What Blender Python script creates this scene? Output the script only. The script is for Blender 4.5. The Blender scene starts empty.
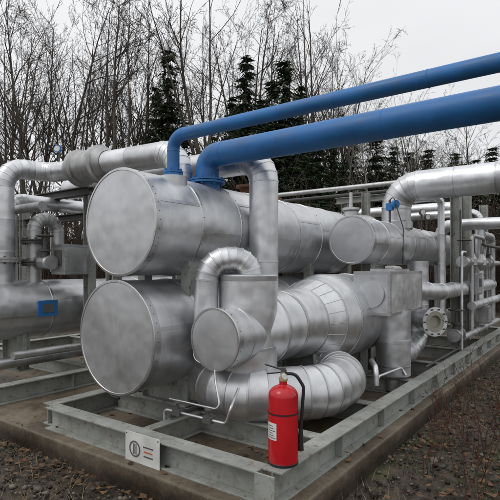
import bpy, math, random
import numpy as np
from mathutils import Vector, Matrix, noise
random.seed(7); np.random.seed(7)
scene=bpy.context.scene
coll=scene.collection
R=math.radians

# ---------------------------------------------------------------- materials
def newmat(name):
    m=bpy.data.materials.new(name); m.use_nodes=True
    nt=m.node_tree; b=nt.nodes['Principled BSDF']
    return m,nt,b
def N(nt,t,**k):
    n=nt.nodes.new(t)
    for a,v in k.items():
        if hasattr(n,a): setattr(n,a,v)
    return n
def noise_n(nt,scale,detail=4,rough=.55,vec=None,dims='3D'):
    n=N(nt,'ShaderNodeTexNoise'); n.noise_dimensions=dims
    n.inputs['Scale'].default_value=scale; n.inputs['Detail'].default_value=detail
    n.inputs['Roughness'].default_value=rough
    if vec: nt.links.new(vec,n.inputs['Vector'])
    return n
def ramp(nt,fac,stops):
    r=N(nt,'ShaderNodeValToRGB'); e=r.color_ramp.elements
    while len(e)<len(stops): e.new(.5)
    for i,(p,c) in enumerate(stops):
        e[i].position=p; e[i].color=(c[0],c[1],c[2],1) if not isinstance(c,(int,float)) else (c,c,c,1)
    nt.links.new(fac,r.inputs['Fac']); return r
def mixc(nt,fac,a,b,mode='MIX'):
    m=N(nt,'ShaderNodeMix'); m.data_type='RGBA'; m.blend_type=mode
    for s,v in ((m.inputs[0],fac),(m.inputs[6],a),(m.inputs[7],b)):
        if hasattr(v,'is_output') : nt.links.new(v,s)
        elif isinstance(v,(int,float)) and s==m.inputs[0]: s.default_value=v
        else: s.default_value=(v[0],v[1],v[2],1) if not isinstance(v,(int,float)) else (v,v,v,1)
    return m.outputs[2]
def maprange(nt,v,a,b,c,d):
    m=N(nt,'ShaderNodeMapRange')
    nt.links.new(v,m.inputs[0])
    for i,x in enumerate((a,b,c,d)): m.inputs[i+1].default_value=x
    return m.outputs[0]
def bump(nt,h,strength,dist,prev=None):
    b=N(nt,'ShaderNodeBump'); b.inputs['Strength'].default_value=strength; b.inputs['Distance'].default_value=dist
    nt.links.new(h,b.inputs['Height'])
    if prev: nt.links.new(prev,b.inputs['Normal'])
    return b.outputs['Normal']

def metal_mat(name,base=(.705,.715,.73),r0=.32,r1=.52,dent=.5,dirt=.28,sfreq=5.,cloud=.55,blot=.10):
    m,nt,b=newmat(name)
    tc=N(nt,'ShaderNodeTexCoord'); at=N(nt,'ShaderNodeAttribute'); at.attribute_name='sec'
    sec=at.outputs['Fac']
    sc=N(nt,'ShaderNodeVectorMath',operation='ADD')
    cmb=N(nt,'ShaderNodeCombineXYZ'); mul=N(nt,'ShaderNodeMath',operation='MULTIPLY'); mul.inputs[1].default_value=37.
    nt.links.new(sec,mul.inputs[0])
    for i in range(3): nt.links.new(mul.outputs[0],cmb.inputs[i])
    nt.links.new(tc.outputs['Object'],sc.inputs[0]); nt.links.new(cmb.outputs[0],sc.inputs[1])
    v=sc.outputs[0]
    n1=noise_n(nt,2.4,2,.5,v); n2=noise_n(nt,11,4,.65,v)
    mp=N(nt,'ShaderNodeMapping'); mp.inputs['Scale'].default_value=(sfreq,sfreq,.9)
    nt.links.new(v,mp.inputs['Vector']); n4=noise_n(nt,1.6,5,.72,mp.outputs[0])
    val=maprange(nt,sec,0,1,.84,1.1)
    col=mixc(nt,1.0,base,val,'MULTIPLY')
    st=ramp(nt,n4.outputs['Fac'],[(.30,.55),(.56,1.0)])
    col=mixc(nt,dirt,col,mixc(nt,1,col,st.outputs[0],'MULTIPLY'))
    sp=ramp(nt,n2.outputs['Fac'],[(.30,(.50,.48,.45)),(.50,(1,1,1))])
    col=mixc(nt,.4*dirt+blot,col,mixc(nt,1,col,sp.outputs[0],'MULTIPLY'))
    cl=ramp(nt,n1.outputs['Fac'],[(.35,.80),(.62,1.05)])
    col=mixc(nt,cloud,col,mixc(nt,1,col,cl.outputs[0],'MULTIPLY'))
    nt.links.new(col,b.inputs['Base Color'])
    b.inputs['Metallic'].default_value=.93
    mx=N(nt,'ShaderNodeMath',operation='MULTIPLY_ADD'); mx.inputs[1].default_value=.5
    nt.links.new(n2.outputs['Fac'],mx.inputs[0]); 
    h=N(nt,'ShaderNodeMath',operation='MULTIPLY'); h.inputs[1].default_value=.5; nt.links.new(n1.outputs['Fac'],h.inputs[0]); nt.links.new(h.outputs[0],mx.inputs[2])
    nt.links.new(maprange(nt,mx.outputs[0],.3,.7,r0,r1),b.inputs['Roughness'])
    nb=bump(nt,n1.outputs['Fac'],dent,.07)
    nb=bump(nt,n2.outputs['Fac'],.08*dent,.01,nb)
    nt.links.new(nb,b.inputs['Normal'])
    return m
ALU=metal_mat('aluminium_cladding')
ALUH=metal_mat('aluminium_head',base=(.68,.69,.705),r0=.38,r1=.52,dent=.35,dirt=.22,sfreq=2.5,cloud=.3,blot=.02)
ALUD=metal_mat('aluminium_weathered',base=(.56,.56,.56),r0=.38,r1=.58,dent=.5,dirt=.6)
SEAM=metal_mat('aluminium_band',base=(.60,.605,.61),r0=.3,r1=.45,dent=.15,dirt=.4)

def paint_mat(name,col,rough=.4,dirtcol=(.12,.09,.06),dirt=.3,rust=0.,bscale=30,spec=.5):
    m,nt,b=newmat(name); tc=N(nt,'ShaderNodeTexCoord'); v=tc.outputs['Object']
    n1=noise_n(nt,3,3,.6,v); n2=noise_n(nt,bscale,2,.6,v); n3=noise_n(nt,7,6,.72,v)
    c=mixc(nt,1,col,ramp(nt,n1.outputs['Fac'],[(.3,.72),(.7,1.12)]).outputs[0],'MULTIPLY')
    d=ramp(nt,n3.outputs['Fac'],[(.5,0.),(.72,1.)])
    f=N(nt,'ShaderNodeMath',operation='MULTIPLY'); f.inputs[1].default_value=dirt; nt.links.new(d.outputs[0],f.inputs[0])
    c=mixc(nt,f.outputs[0],c,dirtcol)
    if rust>0:
        n5=noise_n(nt,16,6,.7,v)
        rr=ramp(nt,n5.outputs['Fac'],[(.58,0.),(.65,1.)]); g=N(nt,'ShaderNodeMath',operation='MULTIPLY'); g.inputs[1].default_value=rust
        nt.links.new(rr.outputs[0],g.inputs[0]); c=mixc(nt,g.outputs[0],c,(.13,.06,.03))
    nt.links.new(c,b.inputs['Base Color'])
    nt.links.new(maprange(nt,n1.outputs['Fac'],.3,.7,rough*.8,min(1,rough*1.35)),b.inputs['Roughness'])
    nt.links.new(bump(nt,n2.outputs['Fac'],.25,.004),b.inputs['Normal'])
    b.inputs['Specular IOR Level'].default_value=spec
    return m
BLUE=paint_mat('blue_pipe_paint',(.020,.155,.42),.45,(.06,.12,.20),.45)
SKID=paint_mat('grey_green_steel_paint',(.31,.325,.30),.5,(.12,.10,.075),.7,rust=.7)
DARK=paint_mat('dark_steel',(.07,.07,.068),.55,(.1,.06,.03),.4,rust=.5)
RUST=paint_mat('rusty_steel',(.16,.075,.035),.8,(.05,.03,.02),.6)
RED=paint_mat('red_extinguisher_paint',(.55,.012,.018),.22,(.2,.02,.02),.12,bscale=4)
BLACK=paint_mat('black_rubber',(.015,.015,.016),.5,(.05,.05,.05),.2)
WHITE=paint_mat('white_label',(.75,.75,.73),.4,(.4,.38,.34),.35)
ORANGE=paint_mat('orange_print',(.7,.16,.03),.4,(.4,.2,.1),.1)
GREYP=paint_mat('grey_print',(.12,.12,.13),.4,(.2,.2,.2),.1)
BRASS=paint_mat('brass',(.45,.36,.18),.4,(.15,.1,.06),.4)
GASK=paint_mat('insulation_blanket',(.36,.34,.29),.8,(.2,.17,.12),.6)
def concrete():
    m,nt,b=newmat('wet_concrete'); tc=N(nt,'ShaderNodeTexCoord'); v=tc.outputs['Object']
    n1=noise_n(nt,1.3,4,.65,v); n2=noise_n(nt,25,4,.7,v)
    c=ramp(nt,n1.outputs['Fac'],[(.3,(.055,.042,.031)),(.5,(.14,.11,.075)),(.7,(.24,.20,.145))]).outputs[0]
    c=mixc(nt,.7,c,mixc(nt,1,c,ramp(nt,n2.outputs['Fac'],[(.3,.5),(.7,1.2)]).outputs[0],'MULTIPLY'))
    ge=N(nt,'ShaderNodeNewGeometry'); s2=N(nt,'ShaderNodeSeparateXYZ'); nt.links.new(ge.outputs['Position'],s2.inputs[0])
    n5=noise_n(nt,4,4,.6,v); ad=N(nt,'ShaderNodeMath',operation='MULTIPLY_ADD'); ad.inputs[1].default_value=.12; nt.links.new(n5.outputs['Fac'],ad.inputs[0]); nt.links.new(s2.outputs['Z'],ad.inputs[2])
    wet=ramp(nt,maprange(nt,ad.outputs[0],.11,.22,0,1),[(0,(.26,.24,.21)),(1,(1,1,1))]).outputs[0]
    c=mixc(nt,1,c,wet,'MULTIPLY')
    nt.links.new(c,b.inputs['Base Color'])
    nt.links.new(maprange(nt,n1.outputs['Fac'],.35,.65,.3,.85),b.inputs['Roughness'])
    nt.links.new(bump(nt,n2.outputs['Fac'],.5,.01),b.inputs['Normal'])
    return m
CONC=concrete()
def groundmat():
    m,nt,b=newmat('gravel_soil_and_moss'); tc=N(nt,'ShaderNodeTexCoord'); v=tc.outputs['Object']
    n1=noise_n(nt,.35,3,.6,v); n2=noise_n(nt,9,5,.75,v); n6=noise_n(nt,1.1,4,.7,v)
    vo=N(nt,'ShaderNodeTexVoronoi'); vo.inputs['Scale'].default_value=32; nt.links.new(v,vo.inputs['Vector'])
    a=ramp(nt,n2.outputs['Fac'],[(.3,(.014,.010,.007)),(.5,(.045,.032,.022)),(.72,(.105,.078,.055))]).outputs[0]
    g=ramp(nt,vo.outputs['Color'],[(.1,(.022,.018,.014)),(.9,(.10,.085,.07))]).outputs[0]
    f=ramp(nt,n1.outputs['Fac'],[(.38,0.),(.55,1.)]).outputs[0]
    c=mixc(nt,f,g,a)
    mo=ramp(nt,n2.outputs['Fac'],[(.35,(.022,.028,.010)),(.65,(.075,.09,.03))]).outputs[0]
    mf=ramp(nt,n6.outputs['Fac'],[(.54,0.),(.62,.75)]).outputs[0]
    c=mixc(nt,mf,c,mo)
    nt.links.new(c,b.inputs['Base Color'])
    nt.links.new(maprange(nt,n6.outputs['Fac'],.3,.6,.4,.85),b.inputs['Roughness'])
    nb=bump(nt,n2.outputs['Fac'],.7,.03); nt.links.new(nb,b.inputs['Normal'])
    return m
GROUND=groundmat()
def simple_var(name,c0,c1,rough=.9,attr=True,scale=3):
    m,nt,b=newmat(name)
    if attr:
        at=N(nt,'ShaderNodeAttribute'); at.attribute_name='sec'; f=at.outputs['Fac']
    else:
        tc=N(nt,'ShaderNodeTexCoord'); f=noise_n(nt,scale,2,.65,tc.outputs['Object']).outputs['Fac']
    nt.links.new(ramp(nt,f,[(.2,c0),(.8,c1)]).outputs[0],b.inputs['Base Color']); b.inputs['Roughness'].default_value=rough
    b.inputs['Specular IOR Level'].default_value=.2
    return m
STONE=simple_var('gravel_stone',(.028,.022,.017),(.17,.15,.125),.5)
LEAF=simple_var('dead_leaf',(.032,.019,.011),(.16,.092,.05),.6)
STRAW=simple_var('dry_grass',(.12,.095,.05),(.34,.28,.17),.8)
GRASS=simple_var('moss_and_grass',(.03,.045,.012),(.10,.13,.045),.8)
BARK=simple_var('bare_bark',(.040,.033,.028),(.115,.10,.086),.95,True)
BARKP=simple_var('pale_bark',(.12,.11,.10),(.28,.26,.24),.95,True)
TWIG=simple_var('undergrowth_twig',(.05,.037,.029),(.125,.093,.072),.95,True)
STEM=simple_var('shrub_stem',(.07,.03,.02),(.17,.085,.05),.8,True)
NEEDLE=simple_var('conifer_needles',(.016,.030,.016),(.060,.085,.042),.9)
HILL=simple_var('woodland_hill',(.045,.038,.03),(.11,.095,.075),1,False,.6)

# ---------------------------------------------------------------- mesh builder
def perp(d):
    d=Vector(d).normalized(); a=Vector((0,0,1)) if abs(d.z)<.9 else Vector((1,0,0))
    u=d.cross(a).normalized(); return u,d.cross(u).normalized()
class MB:
    def __init__(s): s.V=[];s.F=[];s.M=[];s.S=[];s.SM=[];s.mats=[]
    def mi(s,m):
        if m not in s.mats: s.mats.append(m)
        return s.mats.index(m)
    def face(s,f,mi,sec,sm): s.F.append(f);s.M.append(mi);s.S.append(sec);s.SM.append(sm)
    def ringpts(s,c,u,v,r,n):
        i0=len(s.V)
        for k in range(n):
            a=2*math.pi*k/n; s.V.append(tuple(Vector(c)+u*(r*math.cos(a))+v*(r*math.sin(a))))
        return i0
    def strip(s,a,b,n,mi,sec):
        for k in range(n): s.face((a+k,a+(k+1)%n,b+(k+1)%n,b+k),mi,sec,True)
    def lathe(s,o,ax,prof,mat,n=48,smooth=False,sec=None,cap0=False,cap1=False,capmat=None):
        o=Vector(o);ax=Vector(ax).normalized();u,v=perp(ax);mi=s.mi(mat)
        sc=random.random() if sec is None else sec
        if smooth:
            rs=[s.ringpts(o+ax*p,u,v,max(r,1e-4),n) for p,r in prof]
            for a,b in zip(rs,rs[1:]): s.strip(a,b,n,mi,sc)
        else:
            for (p,r),(q,t) in zip(prof,prof[1:]):
                a=s.ringpts(o+ax*p,u,v,max(r,1e-4),n); b=s.ringpts(o+ax*q,u,v,max(t,1e-4),n); s.strip(a,b,n,mi,sc)
        cm=s.mi(capmat or mat)
        for fl,(p,r) in ((cap0,prof[0]),(cap1,prof[-1])):
            if fl:
                a=s.ringpts(o+ax*p,u,v,r,n); s.face(tuple(range(a,a+n)),cm,random.random(),False)
    def band(s,o,ax,r,w=.016,h=.005,mat=None,n=48):
        s.lathe(o,ax,[(-w,r-.003),(-w*.7,r+h),(w*.7,r+h),(w,r-.003)],mat or SEAM,n)
    def path(s,pts,br,gores):
        P=[Vector(p) for p in pts]; out=[(P[0],False)]
        for i in range(1,len(P)-1):
            a,b,c=P[i-1],P[i],P[i+1]; d0=(b-a).normalized();d1=(c-b).normalized()
            th=d0.angle(d1)
            if th<.02: out.append((b,False)); continue
            t=min(br*math.tan(th/2),.49*(b-a).length,.49*(c-b).length); rr=t/math.tan(th/2)
            nrm=(d1-d0).normalized(); cen=b+nrm*(rr/math.cos(th/2))
            k=max(2,int(round(gores*th/(math.pi/2))))
            v0=(b-d0*t)-cen; axis=d0.cross(d1).normalized()
            for j in range(k+1): out.append((cen+Matrix.Rotation(th*j/k,3,axis)@v0,True))
        out.append((P[-1],False)); return out
    def tube(s,pts,r,mat,br=None,gores=6,n=32,seams=0,clad=False,caps=True,smooth=None,bh=.004):
        br=br if br is not None else r*3
        pp=s.path(pts,br,gores)
        st=[pp[0]]
        for a,b in zip(pp,pp[1:]):
            L=(b[0]-a[0]).length
            if seams and L>seams*1.3:
                k=int(round(L/seams))
                for j in range(1,k): st.append((a[0].lerp(b[0],j/k),True))
            st.append(b)
        q=[st[0]]
        for x in st[1:]:
            if (x[0]-q[-1][0]).length>1e-4: q.append(x)
        st=q
        pos=[x[0] for x in st]; m=len(pos)
        seg=[(pos[i+1]-pos[i]).normalized() for i in range(m-1)]
        tan=[seg[0]]+[((seg[i-1]+seg[i]).normalized()) for i in range(1,m-1)]+[seg[-1]]
        u,v=perp(tan[0]); fr=[(u,v)]
        for i in range(1,m):
            q=tan[i-1].rotation_difference(tan[i]); u=(q@u).normalized(); v=tan[i].cross(u).normalized(); u=v.cross(tan[i]).normalized(); fr.append((u,v))
        mi=s.mi(mat); sm=not clad if smooth is None else smooth
        if sm:
            rs=[s.ringpts(pos[i],fr[i][0],tan[i].cross(fr[i][0]),r,n) for i in range(m)]
            sc=random.random()
            for a,b in zip(rs,rs[1:]): s.strip(a,b,n,mi,sc)
        else:
            for i in range(m-1):
                a=s.ringpts(pos[i],fr[i][0],tan[i].cross(fr[i][0]),r,n); b=s.ringpts(pos[i+1],fr[i+1][0],tan[i+1].cross(fr[i+1][0]),r,n)
                s.strip(a,b,n,mi,random.random())
            for i in range(1,m-1):
                if st[i][1]: s.band(pos[i],tan[i],r,.010 if r>.08 else .006,bh,mat if r<.2 else SEAM,n)
        if caps:
            for i in (0,m-1):
                a=s.ringpts(pos[i],fr[i][0],tan[i].cross(fr[i][0]),r,n); s.face(tuple(range(a,a+n)),mi,random.random(),False)
    def box(s,c,size,mat,rot=0.,sec=None,R3=None):
        c=Vector(c);x,y,z=[k/2 for k in size]
        M=R3 or Matrix.Rotation(rot,3,'Z'); i=len(s.V)
        for sx in (-1,1):
            for sy in (-1,1):
                for sz in (-1,1): s.V.append(tuple(c+M@Vector((sx*x,sy*y,sz*z))))
        mi=s.mi(mat); sc=random.random() if sec is None else sec
        for f in ((0,1,3,2),(4,6,7,5),(0,4,5,1),(2,3,7,6),(0,2,6,4),(1,5,7,3)):
            s.face(tuple(i+k for k in f),mi,sc,False)
    def ibeam(s,a,b,h,w,mat,tf=.014,tw=.01):
        a=Vector(a);b=Vector(b);d=b-a;L=d.length;c=(a+b)/2
        if abs(d.z)>.9*L:
            s.box(c+Vector((0,h/2-tf/2,0)),(w,tf,L),mat); s.box(c-Vector((0,h/2-tf/2,0)),(w,tf,L),mat); s.box(c,(tw,h-2*tf,L),mat)
        else:
            rot=math.atan2(d.y,d.x)
            for k in (1,-1): s.box(c+Vector((0,0,k*(h/2-tf/2))),(L,w,tf),mat,rot)
            s.box(c,(L,tw,h-2*tf),mat,rot)
    def build(s,name,parent=None,bevel=0,loc=None):
        me=bpy.data.meshes.new(name); me.from_pydata(s.V,[],s.F); 
        for m in s.mats: me.materials.append(m)
        me.polygons.foreach_set('material_index',s.M); me.polygons.foreach_set('use_smooth',s.SM)
        at=me.attributes.new('sec','FLOAT','FACE'); at.data.foreach_set('value',s.S)
        me.update()
        import bmesh
        if len(s.F)<60000:
            bm=bmesh.new(); bm.from_mesh(me); bmesh.ops.recalc_face_normals(bm,faces=bm.faces); bm.to_mesh(me); bm.free()
        ob=bpy.data.objects.new(name,me); coll.objects.link(ob)
        if parent: ob.parent=parent
        if bevel:
            md=ob.modifiers.new('bevel','BEVEL'); md.width=bevel; md.segments=2; md.limit_method='ANGLE'; md.angle_limit=R(50)
        return ob
def empty(name,loc=(0,0,0)):
    e=bpy.data.objects.new(name,None); coll.objects.link(e); e.empty_display_size=.2; return e
def flange(mb,o,ax,r,t,mat,bolts=8,n=32,boltmat=None):
    mb.lathe(o,ax,[(-t,r*.5),(-t,r),(-.004,r),(-.004,r*.9),(.004,r*.9),(.004,r),(t,r),(t,r*.5)],mat,n)
    u,v=perp(ax)
    for k in range(bolts):
        a=2*math.pi*(k+.5)/bolts; c=Vector(o)+(u*math.cos(a)+v*math.sin(a))*r*.84
        mb.lathe(c-Vector(ax).normalized()*(t+.02),ax,[(0,.012),(2*t+.04,.012)],boltmat or DARK,6,cap0=True,cap1=True)
def vessel(name,x0,x1,y,z,r,seams=.62,mat=ALU,headcap=True,long=True):
    mb=MB(); ax=(1,0,0); k=max(1,round((x1-x0)/seams)); L=(x1-x0)/k
    for i in range(k):
        rr=r+(.003 if i%2 else 0)
        mb.lathe((x0+i*L,y,z),ax,[(0,rr),(L,rr)],mat,72)
        if i:
            mb.band((x0+i*L,y,z),ax,r+.003,.02,.005,n=72)
            for j in range(24):
                a=2*math.pi*(j+.5)/24
                mb.lathe((x0+i*L,y+math.cos(a)*(r+.007),z+math.sin(a)*(r+.007)),(0,math.cos(a),math.sin(a)),[(0,.005),(.004,.004),(.005,0)],DARK,6)
        if long:
            a=R(random.choice([-22,-12,10,-32])+180)
            ry=math.cos(a);rz=math.sin(a)
            M=Matrix.Rotation(math.atan2(rz,ry),3,'X')
            mb.box((x0+(i+.5)*L,y+ry*(rr+.0005),z+rz*(rr+.0005)),(L-.05,.008,.03),SEAM,R3=M)
    mb.lathe((x0,y,z),ax,[(.07,r+.006),(.0,r+.008),(-.006,r+.004),(-.008,r-.014),(-.003,r-.018)],SEAM,72)
    mb.lathe((x0,y,z),ax,[(-.003,r-.016),(-.006,r*.8),(-.009,r*.4),(-.010,0)],ALUH,72,smooth=True)
    for j in range(40):
        a=2*math.pi*j/40
        mb.lathe((x0+.035,y+math.cos(a)*(r+.006),z+math.sin(a)*(r+.006)),(0,math.cos(a),math.sin(a)),[(0,.005),(.004,.004),(.005,0)],DARK,6)
    mb.lathe((x1,y,z),ax,[(-.05,r+.006),(0,r+.008),(.004,0)],SEAM,72)
    return mb

# ---------------------------------------------------------------- camera
cam=bpy.data.cameras.new('camera'); co=bpy.data.objects.new('camera',cam); coll.objects.link(co)
co.location=(0,0,1.65); co.rotation_euler=(R(90),0,R(36.1-90))
cam.sensor_width=36; cam.lens=34.56; cam.shift_y=.036; cam.clip_end=1500
scene.camera=co
def at_dir(px,d):
    t=(px-250)/480; return d*(.808+.589*t), d*(.589-.808*t)

# ---------------------------------------------------------------- world
w=bpy.data.worlds.new('World'); scene.world=w; w.use_nodes=True; nt=w.node_tree
bg=nt.nodes['Background']
sky=N(nt,'ShaderNodeTexSky'); sky.sky_type='NISHITA'; sky.sun_disc=False
sun_dir=Vector((-.75,.35,1.15)).normalized()
sky.sun_elevation=math.asin(sun_dir.z); sky.sun_rotation=math.atan2(sun_dir.x,sun_dir.y)
hs=N(nt,'ShaderNodeHueSaturation'); hs.inputs['Saturation'].default_value=.25; nt.links.new(sky.outputs[0],hs.inputs['Color'])
tc=N(nt,'ShaderNodeTexCoord'); sx=N(nt,'ShaderNodeSeparateXYZ'); nt.links.new(tc.outputs['Generated'],sx.inputs[0])
grad=ramp(nt,sx.outputs['Z'],[(0,(8.4,8.5,8.7)),(.35,(9.2,9.3,9.5)),(1.0,(12.8,12.9,13.1))])
mp=N(nt,'ShaderNodeMapping'); mp.inputs['Scale'].default_value=(1,1,3); nt.links.new(tc.outputs['Generated'],mp.inputs[0])
cn=noise_n(nt,1.6,3,.55,mp.outputs[0])
gr=mixc(nt,1,grad.outputs[0],ramp(nt,cn.outputs['Fac'],[(.3,.92),(.7,1.04)]).outputs[0],'MULTIPLY')
c=mixc(nt,.9,hs.outputs[0],gr); nt.links.new(c,bg.inputs['Color']); bg.inputs['Strength'].default_value=.1
sl=bpy.data.lights.new('sun','SUN'); sl.energy=.7; sl.angle=R(25); sl.color=(1,.97,.93)
so=bpy.data.objects.new('sun',sl); coll.objects.link(so); so.rotation_euler=sun_dir.to_track_quat('Z','Y').to_euler()
scene.view_settings.view_transform='Standard'; scene.view_settings.look='None'

# ---------------------------------------------------------------- ground, pad
mb=MB()
g=60
for i in range(g+1):
    for j in range(g+1):
        x=(i/g-.5)*2; y=(j/g-.5)*2
        X=math.copysign(abs(x)**2.2,x)*400+4; Y=math.copysign(abs(y)**2.2,y)*400+4
        dd=math.hypot(X-5,Y-5)
        z=.03*noise.noise(Vector((X*.5,Y*.5,0))) if dd<30 else .5*noise.noise(Vector((X*.05,Y*.05,0)))
        mb.V.append((X,Y,z-.02))
mi=mb.mi(GROUND)
for i in range(g):
    for j in range(g):
        a=i*(g+1)+j; mb.face((a,a+g+1,a+g+2,a+1),mi,.5,True)
mb.build('ground')
PX0,PX1,PY0,PY1,PZ=2.36,13.5,1.50,9.0,.165
mb=MB(); mb.box(((PX0+PX1)/2,(PY0+PY1)/2,PZ/2-.1),(PX1-PX0,PY1-PY0,PZ+.2),CONC); mb.build('concrete_pad',bevel=.015)

# ---------------------------------------------------------------- steel skids
ZT=.365; H=.20; ZC=ZT-H/2
def skid(name,x0,x1,y0,y1,cross):
    mb=MB(); W=.15
    mb.ibeam((x0,y0,ZC),(x1,y0,ZC),H,W,SKID); mb.ibeam((x0,y1,ZC),(x1,y1,ZC),H,W,SKID)
    mb.ibeam((x0+.004,y0+W/2+.003,ZC-.002),(x0+.004,y1-W/2-.003,ZC-.002),H,W,SKID)
    mb.ibeam((x1,y0+W/2+.003,ZC-.002),(x1,y1-W/2-.003,ZC-.002),H,W,SKID)
    for cx in cross: mb.ibeam((cx,y0+W/2+.003,ZC-.004),(cx,y1-W/2-.003,ZC-.004),H-.01,.12,SKID)
    mb.box((x0-.083,y0,ZC),(.012,W,H+.01),SKID)
    for k in range(1,int((x1-x0)/.9)):
        mb.box((x0+k*.9,y0-.035,ZC),(.01,.06,H-.03),SKID)
    return mb
mb=skid('s',2.54,11.6,1.68,4.22,[3.3,4.4,5.6,6.8,8.2,9.6])
mb.ibeam((2.62,2.95,ZC-.003),(11.4,2.95,ZC-.003),H-.012,.1,SKID)
def saddle(mb,x,y,zb,zv,r,w=.7,t=.05):
    mb.box((x,y,(zb+zv-r*.75)/2),(t,w*.9,(zv-r*.75)-zb),SKID)
    mb.box((x,y,zb+.01),(.18,w,.02),SKID)
    for k in (-1,1): mb.box((x,y+k*w*.35,(zb+zv-r*.6)/2),(.16,.014,(zv-r*.6)-zb),SKID)
for x in (3.3,5.6): saddle(mb,x,3.43,ZT,1.04,.5)
for x in (4.4,5.6): saddle(mb,x,2.53,ZT,1.09,.46,.5)
for x in (3.3,5.6): 
    for k in (-1,1): mb.box((x,3.42+k*.3,1.55),(.1,.1,.35),SKID)
for x in (6.1,8.2): mb.ibeam((x,2.5,ZT),(x,2.5,1.75),.14,.14,SKID)
mb.ibeam((3.25,4.15,ZT),(3.25,4.15,2.1),.12,.12,SKID)
mb.ibeam((8.45,1.93,ZT),(8.45,1.93,2.86),.15,.15,SKID)
mb.ibeam((9.3,1.95,ZT),(9.3,1.95,2.95),.15,.15,SKID)
mb.ibeam((10.9,1.95,ZT),(10.9,1.95,2.95),.15,.15,SKID)
mb.ibeam((8.45,3.9,ZT),(8.45,3.9,2.86),.15,.15,SKID)
mb.ibeam((10.9,3.9,ZT),(10.9,3.9,2.86),.15,.15,SKID)
mb.ibeam((8.45,1.8,2.93),(8.45,4.1,2.93),.12,.12,SKID)
mb.ibeam((9.4,1.95,2.6),(10.8,1.95,2.6),.12,.1,SKID)
mb.ibeam((9.4,1.95,1.5),(10.8,1.95,1.5),.1,.1,SKID)
mb.build('steel_skid_frame',bevel=.003)
mb=skid('s2',2.6,11,5.3,8.2,[3.9,5.4,7])
for x in (3.2,5.0): saddle(mb,x,6.05,ZT,1.12,.37,.5)
for (x,y) in ((3.95,5.55),(3.95,7.2),(5.6,5.55),(5.6,7.2)): mb.ibeam((x,y,ZT),(x,y,2.62),.12,.12,SKID)
mb.ibeam((3.9,5.5,2.68),(3.9,8.0,2.68),.11,.1,DARK); mb.ibeam((3.95,5.5,2.35),(3.95,8.0,2.35),.1,.1,DARK)
mb.ibeam((3.95,5.5,2.68),(7.6,5.5,2.68),.11,.1,DARK)
mb.build('steel_skid_frame',bevel=.003)

# ---------------------------------------------------------------- main vessels
mb=vessel('v',2.72,6.8,3.40,2.05,.47)
for (x,y) in ((3.2,3.22),(3.78,3.32)): mb.lathe((x,y,2.4),(0,0,1),[(0,.13),(.1,.13),(.1,.05)],ALU,32)
mb.box((5.0,3.4,2.53),(.5,.16,.05),RUST); mb.lathe((4.6,3.4,2.5),(0,0,1),[(0,.08),(.1,.08),(.1,.13),(.13,.13),(.13,0)],RUST,24)
mb.build('insulated_pressure_vessel')
mb=vessel('v',2.70,6.9,3.43,1.04,.50); mb.build('insulated_pressure_vessel')
mb=vessel('v',4.6,8.6,4.35,2.17,.38); mb.build('insulated_pressure_vessel')
mb=vessel('v',5.56,9.9,2.5,2.0,.30,.55); mb.build('insulated_pressure_vessel')
mb=vessel('v',2.72,8.3,6.05,1.12,.37,.8)
mb.box((3.42,5.672,1.14),(.26,.02,.2),BLUE); mb.box((3.42,5.660,1.14),(.15,.008,.11),GREYP)
mb.build('insulated_pressure_vessel')

# ---------------------------------------------------------------- central insulated exchanger (tee, cone, drum)
mb=MB(); Y0,Z0=2.53,1.09
def horiz(prof,n=64,mat=ALU,**k): mb.lathe((0,Y0,Z0),(1,0,0),prof,mat,n,**k)
z1=1.07
mb.lathe((0,Y0,z1),(1,0,0),[(2.98,.252),(3.42,.252)],ALU,48)
mb.lathe((0,Y0,z1),(1,0,0),[(3.04,.257),(2.98,.260),(2.972,.255),(2.972,.240)],SEAM,48)
mb.lathe((0,Y0,z1),(1,0,0),[(2.975,.245),(2.970,.12),(2.968,0)],ALUH,48,smooth=True)
for j in range(20):
    a=2*math.pi*j/20; mb.lathe((3.01,Y0+math.cos(a)*.257,z1+math.sin(a)*.257),(0,math.cos(a),math.sin(a)),[(0,.0045),(.004,.004),(.005,0)],DARK,6)
mb.band((3.2,Y0,z1),(1,0,0),.252,.012,.004)
mb.lathe((3.44,Y0,.62),(0,0,1),[(0,.26),(.34,.26)],ALU,48); mb.lathe((3.44,Y0,.96),(0,0,1),[(0,.262),(.62,.262)],ALU,48)
mb.band((3.44,Y0,.96),(0,0,1),.262,.014,.005)
mb.lathe((3.44,Y0,1.58),(0,0,1),[(-.04,.266),(0,.268),(.012,.255),(.02,.05),(.02,0)],SEAM,48)
horiz([(3.30,.22),(3.60,.325),(3.66,.33),(3.95,.33)]); mb.band((3.64,Y0,Z0),(1,0,0),.33,.012,.006); mb.band((3.95,Y0,Z0),(1,0,0),.335,.014,.006)
horiz([(3.95,.335),(4.3,.36)]); mb.band((4.3,Y0,Z0),(1,0,0),.36,.014,.006)
horiz([(4.3,.36),(4.58,.44)]); mb.band((4.58,Y0,Z0),(1,0,0),.44,.012,.005)
horiz([(4.58,.44),(4.85,.485)]); mb.band((4.85,Y0,Z0),(1,0,0),.487,.014,.006)
for i in range(22):
    a=2*math.pi*i/22
    p0=Vector((4.3,Y0+.361*math.cos(a),Z0+.361*math.sin(a))); p1=Vector((4.58,Y0+.441*math.cos(a),Z0+.441*math.sin(a)))
    mb.tube([p0,p1],.003,SEAM,n=6)
horiz([(4.85,.487),(5.45,.487)]); mb.band((5.45,Y0,Z0),(1,0,0),.487,.014,.006)
horiz([(5.45,.487),(5.95,.487),(6.2,.36),(7.2,.36)]); mb.band((5.95,Y0,Z0),(1,0,0),.48,.014,.006)
horiz([(7.2,.365),(7.25,.365),(7.25,0)])
mb.build('insulated_heat_exchanger')

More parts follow.
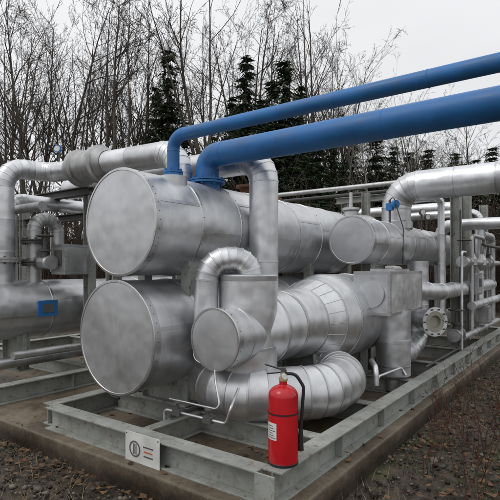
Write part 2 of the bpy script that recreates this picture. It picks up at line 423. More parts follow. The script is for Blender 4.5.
mb=MB()
mb.tube([(3.5,3.05,.60),(3.18,2.52,.57),(3.78,1.98,.56),(4.45,2.03,.56),(4.75,2.75,.60)],.228,ALU,br=.42,gores=5,n=48,seams=.4,clad=True,bh=.007)
mb.build('insulated_pipe_elbow')
mb=MB()
mb.tube([(3.42,2.5,1.45),(3.42,2.5,1.73),(3.15,2.76,1.73),(3.15,2.78,.95),(3.3,2.9,.8)],.105,ALU,br=.2,gores=5,n=32,seams=.35,clad=True,bh=.005)
mb.build('insulated_pipe_elbow')

# overhead insulated pipes
mb=MB()
mb.tube([(4.08,2.80,.9),(4.08,2.80,2.79),(4.08,6.2,2.79)],.150,ALU,br=.26,gores=6,n=40,seams=.7,clad=True)
mb.build('insulated_pipe')
mb=MB()
mb.tube([(3.62,3.55,2.38),(3.62,3.55,2.86),(3.62,4.80,2.90)],.140,ALU,br=.24,gores=6,n=40,seams=.6,clad=True)
mb.lathe((3.62,4.72,2.90),(0,1,0),[(0,.145),(.06,.2),(.10,.2),(.12,.23),(.18,.23),(.2,.2),(.5,.2),(.52,.23),(.58,.23),(.60,.2),(.74,.15)],ALUD,48)
mb.tube([(3.62,5.35,2.90),(3.62,6.02,2.93),(3.05,6.06,2.93),(3.05,6.06,1.45)],.125,ALU,br=.26,gores=6,n=36,seams=.45,clad=True)
flange(mb,(3.05,6.06,1.75),(0,0,1),.2,.03,ALUD); 
mb.tube([(3.62,5.75,3.03),(3.62,5.75,3.17)],.014,DARK,n=10); mb.lathe((3.61,5.75,3.21),(-1,-.6,0),[(0,.05),(.03,.05),(.03,.042),(.032,.0)],BLUE,20,cap0=True); mb.lathe(Vector((3.61,5.75,3.21))+Vector((-1,-.6,0)).normalized()*.034,(-1,-.6,0),[(0,.038),(.001,0)],WHITE,20)
mb.build('insulated_pipe')
mb=MB()
mb.tube([(7.2,2.5,2.2),(7.2,2.5,2.87),(7.2,-1.5,2.87)],.215,ALU,br=.36,gores=6,n=44,seams=.55,clad=True,bh=.006)
mb.lathe((7.2,2.5,2.24),(0,0,1),[(0,.24),(.1,.24),(.12,.216)],SEAM,44)
mb.build('insulated_pipe')
mb=MB(); mb.tube([(7.7,6.5,2.42),(7.7,3.0,2.42),(7.7,3.0,1.2)],.13,ALUD,br=.26,n=32,seams=.6,clad=True); mb.build('insulated_pipe')

# blue pipes
def bluepipe(pts,r,br,base,fl):
    mb=MB(); mb.tube(pts,r,BLUE,br=br,gores=16,n=40)
    flange(mb,base,(0,0,1),r*1.55,.022,BLUE,8,32,boltmat=BLUE)
    mb.lathe((base[0],base[1],base[2]-.12),(0,0,1),[(0,r*1.05),(.12,r*1.05)],BLUE,32)
    for p,a in fl: mb.lathe(p,a,[(-.006,r),(-.002,r+.003),(.002,r+.003),(.006,r)],BLUE,32)
    return mb.build('blue_pipe')
bluepipe([(3.2,3.22,2.5),(3.2,3.22,2.88),(3.2,-1.6,2.88)],.058,.13,(3.2,3.22,2.53),[((3.2,3.22,2.74),(0,0,1)),((3.2,3.08,2.88),(0,1,0)),((3.2,.9,2.88),(0,1,0))])
bluepipe([(3.77,3.3,2.5),(3.77,3.3,2.81),(3.77,-1.6,2.81)],.122,.22,(3.77,3.3,2.545),[((3.77,3.06,2.81),(0,1,0)),((3.77,1.4,2.81),(0,1,0))])

# ---------------------------------------------------------------- valve boxes etc.
def panelbox(mb,c,size,mat=ALU):
    mb.box(c,size,mat)
    x,y,z=size
    for sx in (-1,1):
        for sy in (-1,1):
            mb.box((c[0]+sx*(x/2-.012),c[1]+sy*(y/2-.012),c[2]),(.032,.032,z+.006),SEAM)
    for sz in (-1,1):
        mb.box((c[0],c[1],c[2]+sz*(z/2-.012)),(x+.01,y+.01,.03),SEAM)
    for k in range(6):
        zz=c[2]-z/2+z*(k+.5)/6
        mb.lathe((c[0]-x/2-.004,c[1]-y/2+.012,zz),(-1,0,0),[(0,.005),(.003,.004),(.004,0)],DARK,6)
        mb.lathe((c[0]-x/2+.012,c[1]-y/2-.004,zz),(0,-1,0),[(0,.005),(.003,.004),(.004,0)],DARK,6)
mb=MB()
panelbox(mb,(5.68,2.05,1.37),(1.15,.42,.48))
mb.box((5.68,2.05,1.625),(.5,.3,.03),SEAM)
mb.lathe((5.62,1.99,.34),(0,0,1),[(0,.12),(.05,.20),(.44,.20),(.44,.215),(.47,.215),(.47,.20),(.82,.20)],ALU,40)
mb.band((5.62,1.99,.5),(0,0,1),.2,.01,.004)
mb.lathe((5.62,1.99,.20),(0,0,1),[(0,.09),(.18,.09)],ALUD,24)
mb.lathe((5.1,2.05,1.36),(-1,0,0),[(0,.15),(.03,.15),(.03,.0)],ALUH,32)
mb.tube([(5.1,2.05,.62),(4.85,1.9,.6),(4.85,1.9,.42)],.03,ALU,n=12)
mb.build('insulated_valve_box')
mb=MB()
d=Vector((-.6,-.8,0)).normalized()
mb.lathe((7.1,2.1,.90),d,[(0,.17),(.28,.17),(.28,.205),(.31,.205),(.31,.15)],ALU,36)
mb.lathe(Vector((7.1,2.1,.90))+d*.305,d,[(0,.15),(.004,.15),(.004,.09),(-.04,.09),(-.04,0)],GASK,32)
for k in range(10):
    a=2*math.pi*k/10;u,v=perp(d); c=Vector((7.1,2.1,.9))+d*.3+(u*math.cos(a)+v*math.sin(a))*.178
    mb.lathe(c,d,[(0,.012),(.03,.012),(.03,0)],DARK,6)
mb.tube([(7.1,2.15,1.75),(7.1,2.15,.62),(6.6,2.15,.5),(6.1,2.1,.5)],.15,ALU,br=.25,n=32,seams=.35,clad=True)
mb.build('insulated_valve_body')
mb=MB()
mb.tube([(6.4,2.0,1.35),(7.4,1.9,1.3),(11.4,1.9,1.3)],.12,ALU,br=.3,n=28,seams=.6,clad=True); mb.build('insulated_pipe')
mb=MB(); mb.tube([(7.4,2.3,.75),(11.4,2.3,.75)],.13,ALUD,n=28,seams=.6,clad=True); mb.tube([(8.9,2.3,.75),(8.9,2.3,2.4),(8.9,1.0,2.4)],.10,ALU,n=28,seams=.5,clad=True,br=.2); mb.build('insulated_pipe')
mb=MB(); mb.tube([(7.6,1.95,.8),(7.6,1.95,2.72),(7.6,2.6,2.72)],.05,ALU,n=20,seams=.5,clad=True,br=.1)
mb.tube([(9.9,1.85,.5),(9.9,1.85,2.7),(9.9,3.2,2.7)],.08,ALU,n=20,seams=.5,clad=True,br=.16); 
mb.tube([(8.1,1.75,1.75),(11.3,1.75,1.75)],.05,ALUD,n=16,seams=.8,clad=True)
mb.tube([(8.1,1.75,.55),(11.3,1.75,.55)],.05,ALUD,n=16,seams=.8,clad=True)
mb.tube([(8.6,1.72,1.02),(11.3,1.72,1.02)],.07,ALU,n=20,seams=.5,clad=True)
mb.tube([(8.75,1.75,.55),(8.75,1.75,2.2),(9.8,1.75,2.2),(9.8,1.75,1.75)],.035,ALUD,n=14,br=.1)
for x in (8.8,9.6,10.4): mb.lathe((x,1.75,1.60),(0,0,1),[(0,.03),(.1,.08),(.2,.08),(.3,.03)],ALUD,20)
mb.build('insulated_pipe')
# more plant on the far end of the skid
mb=MB()
mb.tube([(10.4,2.3,.75),(10.4,2.3,2.9),(10.4,4.5,2.9)],.11,ALU,n=24,br=.22,seams=.5,clad=True)
mb.tube([(11.2,1.85,.5),(11.2,1.85,2.3),(10.2,1.85,2.3)],.07,ALUD,n=20,br=.15,seams=.5,clad=True)
mb.tube([(8.0,3.3,.4),(8.0,3.3,1.6),(9.6,3.3,1.6)],.09,ALUD,n=20,br=.2,seams=.5,clad=True)
mb.tube([(9.0,1.62,2.05),(11.6,1.62,2.05)],.03,DARK,n=12)
mb.tube([(7.9,1.72,.4),(7.9,1.72,1.9),(8.2,1.72,1.9)],.02,ALU,n=10,br=.05)
mb.build('insulated_pipe')
mb=MB(); panelbox(mb,(9.0,1.74,1.38),(.3,.16,.36),ALUD); mb.box((9.0,1.652,1.40),(.16,.01,.14),GREYP)
panelbox(mb,(9.62,1.72,.80),(.34,.2,.3),ALUD); mb.build('junction_box')
mb=MB()
for (x,y,z) in ((8.0,2.36,2.32),(8.6,2.45,2.30)):
    mb.tube([(x,y,z-.05),(x,y,z+.22)],.014,DARK,n=8); mb.lathe((x,y,z+.24),(-.6,-.8,0),[(0,.055),(.04,.055),(.04,.046),(.038,0)],DARK,20,cap0=True)
    mb.lathe(Vector((x,y,z+.24))+Vector((-.6,-.8,0))*.041,(-.6,-.8,0),[(0,.045),(.001,0)],WHITE,20)
mb.build('pressure_gauge')
def gatevalve(x,y,z,ax,s=1.,wheel=BLUE):
    mb=MB(); A=Vector(ax); 
    mb.lathe(Vector((x,y,z))-A*.18*s,A,[(0,.10*s),(.03*s,.10*s),(.03*s,.06*s),(.1*s,.085*s),(.26*s,.085*s),(.33*s,.06*s),(.33*s,.10*s),(.36*s,.10*s),(.36*s,0)],ALUD,24,cap0=True)
    mb.lathe((x,y,z),(0,0,1),[(0,.06*s),(.16*s,.05*s),(.16*s,.08*s),(.19*s,.08*s),(.19*s,.03*s),(.34*s,.02*s),(.34*s,.01*s),(.44*s,.01*s)],DARK,16)
    u=[(x+.11*s*math.cos(a),y+.11*s*math.sin(a),z+.38*s) for a in [2*math.pi*k/20 for k in range(21)]]
    mb.tube(u,.012*s,wheel,br=.001,gores=1,n=8)
    for k in range(3):
        a=2*math.pi*k/3; mb.tube([(x,y,z+.38*s),(x+.11*s*math.cos(a),y+.11*s*math.sin(a),z+.38*s)],.008*s,wheel,n=6)
    return mb.build('gate_valve')
gatevalve(8.2,1.75,1.75,(1,0,0),.9,DARK); gatevalve(3.42,5.75,1.72,(0,1,0),.9,DARK); gatevalve(7.9,1.8,.62,(1,0,0),1.0,DARK); gatevalve(10.2,1.75,1.75,(1,0,0),.9,DARK)
mb=MB(); mb.tube([(6.7,2.42,2.25),(6.7,2.42,2.62)],.018,DARK,n=10); mb.box((6.7,2.42,2.52),(.09,.09,.1),BLUE); mb.lathe((6.7,2.36,2.55),(-.5,-1,0),[(0,.06),(.05,.06),(.05,0)],BLUE,20)
mb.tube([(6.7,2.42,2.62),(6.68,2.36,2.66),(6.62,2.2,2.2),(6.6,2.2,1.7)],.007,BLACK,n=6,br=.08,gores=6); mb.build('pressure_transmitter')
mb=MB(); mb.tube([(8.0,1.2,3.09),(8.0,9,3.09)],.042,ALUD,n=16); mb.tube([(8.4,1.2,3.03),(8.4,9,3.03)],.03,DARK,n=12)
mb.build('rack_pipe')
mb=MB(); mb.ibeam((8.2,3.4,.3),(8.2,3.4,3.0),.12,.12,SKID); mb.ibeam((8.2,7.4,.1),(8.2,7.4,3.0),.12,.12,SKID); mb.lathe((8.0,3.6,2.3),(0,0,1),[(0,.13),(.35,.13),(.38,.16),(.42,.16),(.42,.04),(.7,.03),(.7,0)],ALUD,24); mb.build('pipe_rack_post')
# left group
mb=MB()
panelbox(mb,(3.70,5.62,1.76),(.34,.3,.38),ALUD); mb.box((3.528,5.62,1.78),(.01,.16,.2),DARK); mb.build('junction_box')
mb=MB()
mb.tube([(3.42,6.0,1.42),(3.42,6.0,2.3),(3.75,6.0,2.3),(3.75,6.0,1.6)],.09,ALUD,n=24,br=.16,gores=5,clad=True,seams=.4); flange(mb,(3.42,6.0,1.72),(0,0,1),.16,.025,DARK); flange(mb,(3.42,6.0,2.0),(0,0,1),.16,.025,DARK)
mb.build('insulated_pipe')
mb=MB()
mb.tube([(3.25,6.3,1.42),(3.25,6.3,2.55),(3.9,6.3,2.55),(5.5,6.3,2.55)],.1,ALU,n=24,br=.2,clad=True,seams=.5)
mb.tube([(3.3,5.6,2.42),(3.3,8,2.42)],.06,ALUD,n=16,clad=True,seams=.7)
mb.build('insulated_pipe')
mb=MB(); mb.tube([(2.9,5.55,.62),(8,5.55,.62)],.05,ALUD,n=16,clad=True,seams=.7); mb.tube([(2.8,5.8,.5),(8,5.8,.5)],.07,ALU,n=16,clad=True,seams=.7)
mb.build('insulated_pipe')
mb=vessel('v',5.6,9.2,6.9,1.5,.42,.7,ALUD); mb.build('insulated_pressure_vessel')

# instrument tubing
mb=MB()
mb.tube([(2.78,2.9,.40),(2.78,2.9,.49),(2.78,2.25,.49),(2.78,2.2,.62),(3.0,2.3,.7)],.011,ALU,n=10,br=.04,gores=5)
mb.tube([(2.84,2.9,.56),(2.84,2.35,.56),(2.9,2.45,.75),(3.0,2.55,.84)],.009,ALU,n=10,br=.04,gores=5)
for y in (2.75,2.42): 
    mb.box((2.78,y,.49),(.05,.08,.05),DARK); mb.lathe((2.78,y,.51),(0,0,1),[(0,.012),(.05,.012),(.05,.03),(.06,.03),(.06,0)],DARK,12)
mb.tube([(4.9,1.9,.42),(4.9,1.9,.5),(5.5,1.85,.5),(5.5,1.8,.42)],.014,ALU,n=10,br=.04)
mb.build('instrument_tubing')
mb=MB()
mb.tube([(2.9,2.95,.385),(2.95,2.95,.385),(7.8,2.92,.385)],.016,DARK,n=10,br=.05)
mb.tube([(3.0,3.75,.39),(3.0,3.9,.39),(3.02,4.0,.9),(3.1,4.02,1.5),(3.12,3.98,2.0)],.012,BLACK,n=8,br=.2,gores=6)
mb.tube([(6.2,1.78,.40),(8.0,1.78,.40),(8.3,1.84,.6),(8.35,1.84,2.6)],.014,DARK,n=8,br=.08)
mb.build('electrical_conduit')

# sign
e=MB(); sx=2.455; sy=2.80
e.box((sx,sy,.265),(.006,.38,.245),WHITE)
e.lathe((sx-.004,sy+.08,.265),(-1,0,0),[(0,.062),(.0015,.062),(.0015,.05),(0,.05)],GREYP,32)
e.box((sx-.0045,sy+.09,.265),(.0015,.014,.08),GREYP); e.box((sx-.0045,sy+.066,.265),(.0015,.010,.08),GREYP)
for i,(w_,zz) in enumerate(((.11,.30),(.09,.265),(.10,.23))): e.box((sx-.0045,sy-.07,zz),(.0015,w_,.010),GREYP if i!=1 else ORANGE)
for a in (-1,1):
    for b in (-1,1): e.lathe((sx-.003,sy+a*.175,.265+b*.107),(-1,0,0),[(0,.006),(.004,.005),(.005,0)],DARK,8)
for a in (-1,1): e.box((sx+.007,sy+a*.1,.265),(.008,.02,.18),DARK)
e.build('equipment_sign')

# ---------------------------------------------------------------- fire extinguisher
ex=MB(); X,Y,Z=2.69,1.69,ZT+.003; r=.099
prof=[(0,r*.93),(.012,r),(.03,r),(.44,r)]
for k in range(1,10):
    a=k/9*math.pi/2; prof.append((.44+.075*math.sin(a),max(r*math.cos(a),.026)))
prof+= [(.535,.026)]
ex.lathe((X,Y,Z),(0,0,1),prof,RED,48,smooth=True,cap0=True)
ex.lathe((X,Y,Z),(0,0,1),[(0,r+.001),(.014,r+.002),(.016,r)],BLACK,48)
ex.lathe((X,Y,Z+.53),(0,0,1),[(0,.022),(.012,.03),(.03,.03),(.03,.018),(.065,.018),(.065,0)],BRASS,20)
hd=Vector((-.35,.9,0)).normalized(); ang=math.atan2(hd.y,hd.x)
M1=Matrix.Rotation(ang,3,'Z')@Matrix.Rotation(R(-14),3,'Y'); M2=Matrix.Rotation(ang,3,'Z')@Matrix.Rotation(R(8),3,'Y')
c=Vector((X,Y,Z+.6)); ex.box(c+hd*.05+Vector((0,0,.022)),(.15,.022,.006),BLACK,R3=M1); ex.box(c+hd*.045-Vector((0,0,.012)),(.13,.02,.006),BLACK,R3=M2)
ex.box(c,(.03,.024,.05),DARK,ang)
ex.lathe(Vector((X,Y,Z+.575))+Vector((-.03,-.03,0)),(-1,-1,0),[(-.02,.016),(.012,.018),(.012,0)],WHITE,16)
sd=Vector((.55,-.83,0)).normalized()
hp=[Vector((X,Y,Z+.585)),Vector((X,Y,Z+.585))+sd*.08,Vector((X,Y,Z+.5))+sd*.135,Vector((X,Y,Z+.25))+sd*.118,Vector((X,Y,Z+.22))+sd*.115]
ex.tube(hp,.011,BLACK,br=.06,gores=8,n=12)
ex.lathe(Vector((X,Y,Z+.23))+sd*.115,(0,0,-1),[(0,.013),(.03,.015),(.15,.02),(.15,.014)],BLACK,16)
ex.lathe((X,Y,Z+.33),(0,0,1),[(0,r+.002),(.010,r+.002)],BLACK,48)
mi=ex.mi(WHITE); mg=ex.mi(GREYP)
def patch(z0,z1,a0,a1,mi,off):
    k=14; b=len(ex.V)
    for j in range(k+1):
        a=a0+(a1-a0)*j/k
        for zz in (z0,z1): ex.V.append((X+(r+off)*math.cos(a),Y+(r+off)*math.sin(a),Z+zz))
    for j in range(k): ex.face((b+2*j,b+2*j+2,b+2*j+3,b+2*j+1),mi,.5,True)
fc=math.atan2(-Y,-X)+.15-1.0
patch(.17,.28,fc-.5,fc+.40,mi,.0012)
for k in range(6): patch(.182+k*.015,.187+k*.015,fc-.35,fc+.30-.1*(k%3),mg,.0022)
ex.build('fire_extinguisher')

# ---------------------------------------------------------------- scatter near the camera
import bmesh
bm=bmesh.new(); bmesh.ops.create_icosphere(bm,subdivisions=1,radius=1); iv=np.array([v.co[:] for v in bm.verts]); ifc=np.array([[v.index for v in f.verts] for f in bm.faces]); bm.free()
def scatter_pts(n):
    out=[]
    while len(out)<n:
        if random.random()<.4: x,y=random.uniform(.3,2.36),random.uniform(.3,7)
        else: x,y=random.uniform(1.4,9.5),random.uniform(-2.2,PY0)
        if x>PX0-.02 and y>PY0-.02: continue
        out.append((x,y))
    return np.array(out)
def npmesh(name,V,F,mat,sec,smooth=False):
    me=bpy.data.meshes.new(name); nv=len(V); nf=len(F); k=F.shape[1]
    me.vertices.add(nv); me.vertices.foreach_set('co',V.astype(np.float32).ravel())
    me.loops.add(nf*k); me.loops.foreach_set('vertex_index',F.astype(np.int32).ravel())
    me.polygons.add(nf); me.polygons.foreach_set('loop_start',np.arange(0,nf*k,k,dtype=np.int32))
    me.update(calc_edges=True); me.materials.append(mat)
    at=me.attributes.new('sec','FLOAT','FACE'); at.data.foreach_set('value',sec.astype(np.float32))
    if smooth: me.polygons.foreach_set('use_smooth',np.ones(nf,bool))
    return me
def addobj(name,me,parent=None):
    o=bpy.data.objects.new(name,me); coll.objects.link(o)
    if parent: o.parent=parent
    return o
n=15000; P=scatter_pts(n); s=np.random.lognormal(-4.5,.45,n)
sc=np.stack([s*np.random.uniform(.8,1.5,n),s*np.random.uniform(.8,1.4,n),s*np.random.uniform(.45,.8,n)],1)
th=np.random.uniform(0,6.28,n); v=iv[None]*sc[:,None]*np.random.uniform(.8,1.15,(n,len(iv),1))
vx=v[...,0]*np.cos(th)[:,None]-v[...,1]*np.sin(th)[:,None]; vy=v[...,0]*np.sin(th)[:,None]+v[...,1]*np.cos(th)[:,None]
V=np.stack([vx+P[:,0:1],vy+P[:,1:2],v[...,2]-.012+.012*np.random.rand(n,1)],-1).reshape(-1,3)
F=(ifc[None]+np.arange(n)[:,None,None]*len(iv)).reshape(-1,3)
addobj('gravel',npmesh('gravel',V,F,STONE,np.repeat(np.random.rand(n)**1.8,len(ifc))))
n=15000; P=scatter_pts(n)
kk=np.array([noise.noise(Vector((p[0]*.9,p[1]*.9,5))) for p in P])+np.random.uniform(-.25,.25,n)>-.08; P=P[kk]
Pz=np.full(len(P),0.)
pp=np.array([(random.uniform(2.38,7),random.uniform(1.55,7.5)) for _ in range(500)]); P=np.vstack([P,pp]); Pz=np.concatenate([Pz,np.full(500,PZ-.008)])
n=len(P); L=np.random.uniform(.014,.040,n); W=L*np.random.uniform(.45,.8,n); th=np.random.uniform(0,6.28,n)
base=np.array([[-1,0,0],[0,-1,.15],[1,0,.3],[0,1,.15]])
til=np.random.uniform(-.5,.5,(n,1)); b=base[None]*np.stack([L,W,L],1)[:,None]
z=np.abs(b[...,2]*np.random.uniform(-1,1.5,(n,1))+b[...,0]*til)
vx=b[...,0]*np.cos(th)[:,None]-b[...,1]*np.sin(th)[:,None]; vy=b[...,0]*np.sin(th)[:,None]+b[...,1]*np.cos(th)[:,None]
V=np.stack([vx+P[:,0:1],vy+P[:,1:2],z+Pz[:,None]+.010+.008*np.random.rand(n,1)],-1).reshape(-1,3)
addobj('fallen_leaves',npmesh('fallen_leaves',V,np.arange(n*4).reshape(-1,4),LEAF,np.random.rand(n)**1.5))
def grassmesh(name,n,thr,seed,mat,Lr,wd):
    P=scatter_pts(n); k=np.array([noise.noise(Vector((p[0]*.8,p[1]*.8,seed))) for p in P])+np.random.uniform(-.1,.1,len(P))>thr; P=P[k]; n=len(P)
    th=np.random.uniform(0,6.28,n); L=np.random.uniform(*Lr,n); ln=np.random.uniform(.1,1.5,n)
    dx=np.cos(th);dy=np.sin(th); w_=wd
    p0=np.stack([P[:,0]-dy*w_,P[:,1]+dx*w_,np.full(n,-.01)],1);p1=np.stack([P[:,0]+dy*w_,P[:,1]-dx*w_,np.full(n,-.01)],1)
    p2=np.stack([P[:,0]+dx*L*np.sin(ln),P[:,1]+dy*L*np.sin(ln),.012+L*np.abs(np.cos(ln))],1)
    V=np.stack([p0,p1,p2],1).reshape(-1,3); addobj(name,npmesh(name,V,np.arange(n*3).reshape(-1,3),mat,np.random.rand(n)))
grassmesh('dry_grass',14000,.0,3,STRAW,(.04,.14),.0018)
grassmesh('green_grass',26000,.10,9,GRASS,(.02,.06),.003)

# ---------------------------------------------------------------- bare trees
def segs_mesh(name,segs,mat,mat2=None):
    A=np.array([s[0] for s in segs]);B=np.array([s[2] for s in segs]);ra=np.array([s[1] for s in segs]);rb=np.array([s[3] for s in segs])
    d=B-A; d/=np.linalg.norm(d,axis=1)[:,None]+1e-9
    up=np.where(np.abs(d[:,2:3])<.9,np.array([[0,0,1.]]),np.array([[1.,0,0]])); u=np.cross(d,up); u/=np.linalg.norm(u,axis=1)[:,None]; v=np.cross(d,u)
    k=3; out=[]
    for C,rr in ((A,ra),(B,rb)):
        for j in range(k):
            a=2*math.pi*j/k; out.append(C+(u*math.cos(a)+v*math.sin(a))*rr[:,None])
    V=np.stack(out,1).reshape(-1,3); f=np.array([[j,(j+1)%k,k+(j+1)%k,k+j] for j in range(k)])
    F=(f[None]+np.arange(len(segs))[:,None,None]*2*k).reshape(-1,4)
    sec=np.repeat(np.clip(np.random.rand(len(segs))*.5+np.clip(ra/.08,0,1)*.5,0,1),k)
    return npmesh(name,V,F,mat,sec,True)
def grow(segs,rnd,p,d,L,r,lev,maxlev,counts,spread,rmin,up):
    ns=[9,5,3,2][min(lev,3)]; pts=[(p.copy(),r)]; dd=d.copy(); wob=[.07,.16,.2,.25][min(lev,3)]
    for i in range(ns):
        dd=(dd+Vector((rnd.gauss(0,wob),rnd.gauss(0,wob),rnd.gauss(0,wob*.6)+up))).normalized()
        p=p+dd*(L/ns); rr=max(rmin,r*(1-(i+1)/ns*.88)); segs.append((tuple(pts[-1][0]),pts[-1][1],tuple(p),rr)); pts.append((p.copy(),rr))
    if lev>=maxlev: return
    for c_ in range(counts[lev]):
        s=rnd.uniform(.32 if lev==0 else .15,1.)
        i=min(ns-1,int(s*ns)); f=s*ns-i; q=pts[i][0].lerp(pts[i+1][0],f); rq=pts[i][1]*(1-f)+pts[i+1][1]*f
        a=rnd.uniform(0,6.283); loc=(pts[i+1][0]-pts[i][0]).normalized(); u,v=perp(loc); ang=R(rnd.uniform(*spread))
        nd=(loc*math.cos(ang)+(u*math.cos(a)+v*math.sin(a))*math.sin(ang)).normalized()
        grow(segs,rnd,q,nd,L*rnd.uniform(.26,.46)*(1.15-s*.6),max(rmin,rq*.55),lev+1,maxlev,counts,spread,rmin,up)
def bare(seed,H,mat,counts=(15,6,5),spread=(25,55),rmin=.0065,r=None,fork=False):
    rnd=random.Random(seed); segs=[]; r=r or H*.0105
    if fork:
        grow(segs,rnd,Vector((0,0,-.2)),Vector((rnd.uniform(-.08,.08),rnd.uniform(-.08,.08),1)).normalized(),H*.97,r,0,3,(10,6,5),spread,rmin,.05)
        for k in range(2):
            a=rnd.uniform(0,6.28); q=Vector(segs[int(2+k)][2]); grow(segs,rnd,q,Vector((math.cos(a)*.35,math.sin(a)*.35,1)).normalized(),H*.62,r*.65,0,3,(9,6,4),spread,rmin,.06)
    else: grow(segs,rnd,Vector((0,0,-.2)),Vector((0,0,1)),H,r,0,3,counts,spread,rmin,.05)
    return segs_mesh('bare_tree_mesh%d'%seed,segs,mat)
T=[bare(1,14,BARK,fork=True),bare(2,14,BARK),bare(3,14,BARK,(18,6,5),(20,45)),bare(4,14,BARK,fork=True),bare(5,14,BARKP,(12,5,4),(25,50)),bare(6,14,BARK,(20,5,5),(30,60))]
def shrubmesh(seed,H,mat,stems,rmin,counts=(6,4),r=.016):
    rnd=random.Random(seed); segs=[]
    for k in range(stems):
        a=rnd.uniform(0,6.28); t=rnd.uniform(.05,.5); p=Vector((rnd.uniform(-.5,.5),rnd.uniform(-.5,.5),-.05))*(H*.25); p.z=-.05
        grow(segs,rnd,p,Vector((math.cos(a)*t,math.sin(a)*t,1)).normalized(),H*rnd.uniform(.5,1),r,1,3,(0,)+counts,(20,50),rmin,.03)
    return segs_mesh('shrub_mesh%d'%seed,segs,mat)
tops=[(-200,60),(0,30),(60,15),(110,25),(140,10),(160,80),(190,50),(205,5),(235,20),(250,80),(270,30),(290,10),(310,100),(335,60),(350,60),(365,125),(420,140),(520,130),(700,60)]
def topy(px):
    for (a,b),(c,d) in zip(tops,tops[1:]):
        if a<=px<=c: return b+(d-b)*(px-a)/(c-a)
    return 60
line=empty('bare_treeline')
def put(me,px,d,H,base,parent,name,rz=None,w=1.):
    x,y=at_dir(px,d); o=addobj(name,me,parent); o.location=(x,y,0); s=H/base; o.scale=(s*w,s*w,s); o.rotation_euler=(random.uniform(-.04,.04),random.uniform(-.04,.04),random.uniform(0,6.28) if rz is None else rz); return o
NT=80
for i in range(NT):
    px=-140+ (i+random.random())*800/NT; d=random.uniform(20,36)
    if 225<px<312: d=random.uniform(26,38)
    y=topy(px)+abs(random.gauss(0,50)); Hh=1.65+(268-y)/480*d
    put(random.choice(T),px,d,max(4,Hh),14.,line,'bare_tree_%d'%i,w=random.uniform(.75,1.0))
for px,y,d in ((128,-5,18),(203,-30,18),(262,15,28),(292,-5,28),(338,38,24),(45,10,20),(88,0,22),(12,5,22),(30,25,19),(70,20,19)):
    me=T[0] if px in (128,203) else random.choice(T); put(me,px,d,1.65+(268-y)/480*d,14.,line,'bare_tree_main_%d'%px)
for px in (322,332,347,356,375,398,430,468):
    d=random.uniform(20,24); put(T[4],px,d,1.65+(268-random.uniform(80,140))/480*d,14.,line,'pale_tree_%d'%px,w=.6)
for i in range(26):
    px=random.uniform(310,540); d=random.uniform(26,36); put(random.choice(T),px,d,1.65+(268-random.uniform(115,170))/480*d,14.,line,'low_tree_%d'%i,w=1.2)
U=[shrubmesh(11,3.6,TWIG,13,.006),shrubmesh(12,3.6,TWIG,16,.006),shrubmesh(13,3.6,TWIG,11,.006)]
und=empty('undergrowth')
for i in range(150):
    px=-160+(i+random.random())*840/150; d=random.uniform(16,28); put(random.choice(U),px,d,random.uniform(2.6,6.2),3.6,und,'shrub_%d'%i)
for i in range(22):  # trees out of view beside and behind the camera, added for the cladding to reflect
    a=R(36.1)+R(50)+R(260)*i/22+random.uniform(-.04,.04); d=random.uniform(26,36)
    o=addobj('bare_tree_unseen_%d'%i,random.choice(T),line); o.location=(d*math.cos(a),d*math.sin(a),0); s=random.uniform(.6,.9); o.scale=(s,s,s); o.rotation_euler=(0,0,random.uniform(0,6))

# conifers
def conifer(seed,H):
    rnd=random.Random(seed); V=[];F=[];S=[]
    nl=int(H*5)
    for i in range(nl):
        f=i/nl; z=H*(.06+.94*f)+rnd.uniform(-.1,.1); Rr=(H*.17)*(1-f)**.8*rnd.uniform(.65,1.25)+.06
        nb=11 if f<.8 else 6
        for b_ in range(nb):
            a=rnd.uniform(0,6.28); L=Rr*rnd.uniform(.5,1.25); steps=max(3,int(L/.11)); up=rnd.uniform(-.05,.35)
            for s_ in range(steps):
                t=(s_+.6)/steps; cx=math.cos(a)*L*t; cy=math.sin(a)*L*t; cz=z-.38*L*t*t+up*L*t
                for q in range(4):
                    sz=rnd.uniform(.07,.17)*(1.2-.5*t); u=Vector((rnd.gauss(0,1),rnd.gauss(0,1),rnd.gauss(0,.45))).normalized(); dn=Vector((rnd.gauss(0,.8)+math.cos(a),rnd.gauss(0,.8)+math.sin(a),-.45)).normalized()
                    c=Vector((cx,cy,cz))+Vector((rnd.uniform(-.1,.1),rnd.uniform(-.1,.1),rnd.uniform(-.07,.04)))
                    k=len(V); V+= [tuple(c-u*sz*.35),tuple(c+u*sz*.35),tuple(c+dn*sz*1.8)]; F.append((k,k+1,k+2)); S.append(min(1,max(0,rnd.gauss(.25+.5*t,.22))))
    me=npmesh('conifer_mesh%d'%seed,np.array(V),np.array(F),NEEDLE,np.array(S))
    return me
CF=[conifer(21,10),conifer(22,10),conifer(23,10)]
trunkmb=MB(); trunkmb.lathe((0,0,-.2),(0,0,1),[(0,.17),(9.9,.015)],BARK,8)
ci=0
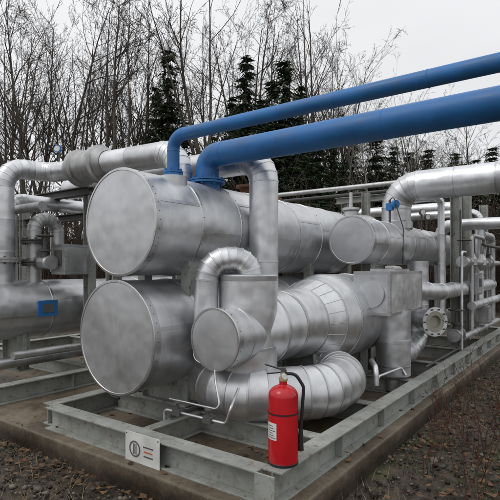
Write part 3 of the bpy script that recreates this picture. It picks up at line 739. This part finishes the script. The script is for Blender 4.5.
for px,y,d,w_ in ((168,48,21,1.1),(156,85,24,1.1),(246,54,20,1.2),(284,60,21,1.25),(300,84,22,1.2),(232,95,21,1.1),(262,98,21,1.2),(316,120,23,1.2),(332,140,24,1.3),(352,138,25,1.4),(376,130,26,1.4),(394,145,25,1.3),(184,120,22,1.1),(410,150,25,1.4),(428,148,27,1.5),(455,152,26,1.5),(474,158,25,1.5),(492,146,27,1.5),(272,80,25,1.3),(212,135,24,1.2),(344,160,22,1.3),(140,150,26,1.1),(515,150,26,1.5)):
    x,yy=at_dir(px,d); e=empty('conifer_tree'); e.location=(x,yy,0)
    Hh=1.65+(268-y)/480*d; s=Hh/10
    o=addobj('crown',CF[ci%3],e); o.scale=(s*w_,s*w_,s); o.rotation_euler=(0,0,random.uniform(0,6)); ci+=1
    if ci==1: tro=trunkmb.build('trunk',e); tme=tro.data
    else: tro=addobj('trunk',tme,e)
    tro.scale=(s,s,s)
# hill behind
mb=MB(); n=80
for i in range(n+1):
    a=R(-60)+R(200)*i/n
    for rr,h in ((48,-.5),(70,4.),(110,7.5),(180,6)):
        mb.V.append((rr*math.cos(a),rr*math.sin(a),h*(1+.35*noise.noise(Vector((a*3,rr*.02,0))))))
mi=mb.mi(HILL)
for i in range(n):
    for j in range(3): b=i*4+j; mb.face((b,b+4,b+5,b+1),mi,.5,True)
mb.build('hill')

# foreground bare shrubs right
FS=[shrubmesh(31,1.2,STEM,6,.0016,(4,3),.005),shrubmesh(32,1.2,STEM,8,.0016,(4,3),.005)]
for k,(px,d,h) in enumerate(((430,3.9,.9),(480,3.5,1.2),(462,4.6,1.0),(495,4.4,1.4),(440,5.2,.8))):
    x,y=at_dir(px,d)
    if y>1.4: y=1.3
    o=addobj('bare_shrub',FS[k%2]); o.location=(x,y,0); o.scale=(h/1.2,)*3; o.rotation_euler=(0,0,k*1.3)
for k,(px,d,h) in enumerate(((20,4.3,.35),(110,3.75,.25))):
    x,y=at_dir(px,d); x=min(x,2.25)
    o=addobj('bare_shrub',FS[k%2]); o.location=(x,y,0); o.scale=(h/1.2,)*3
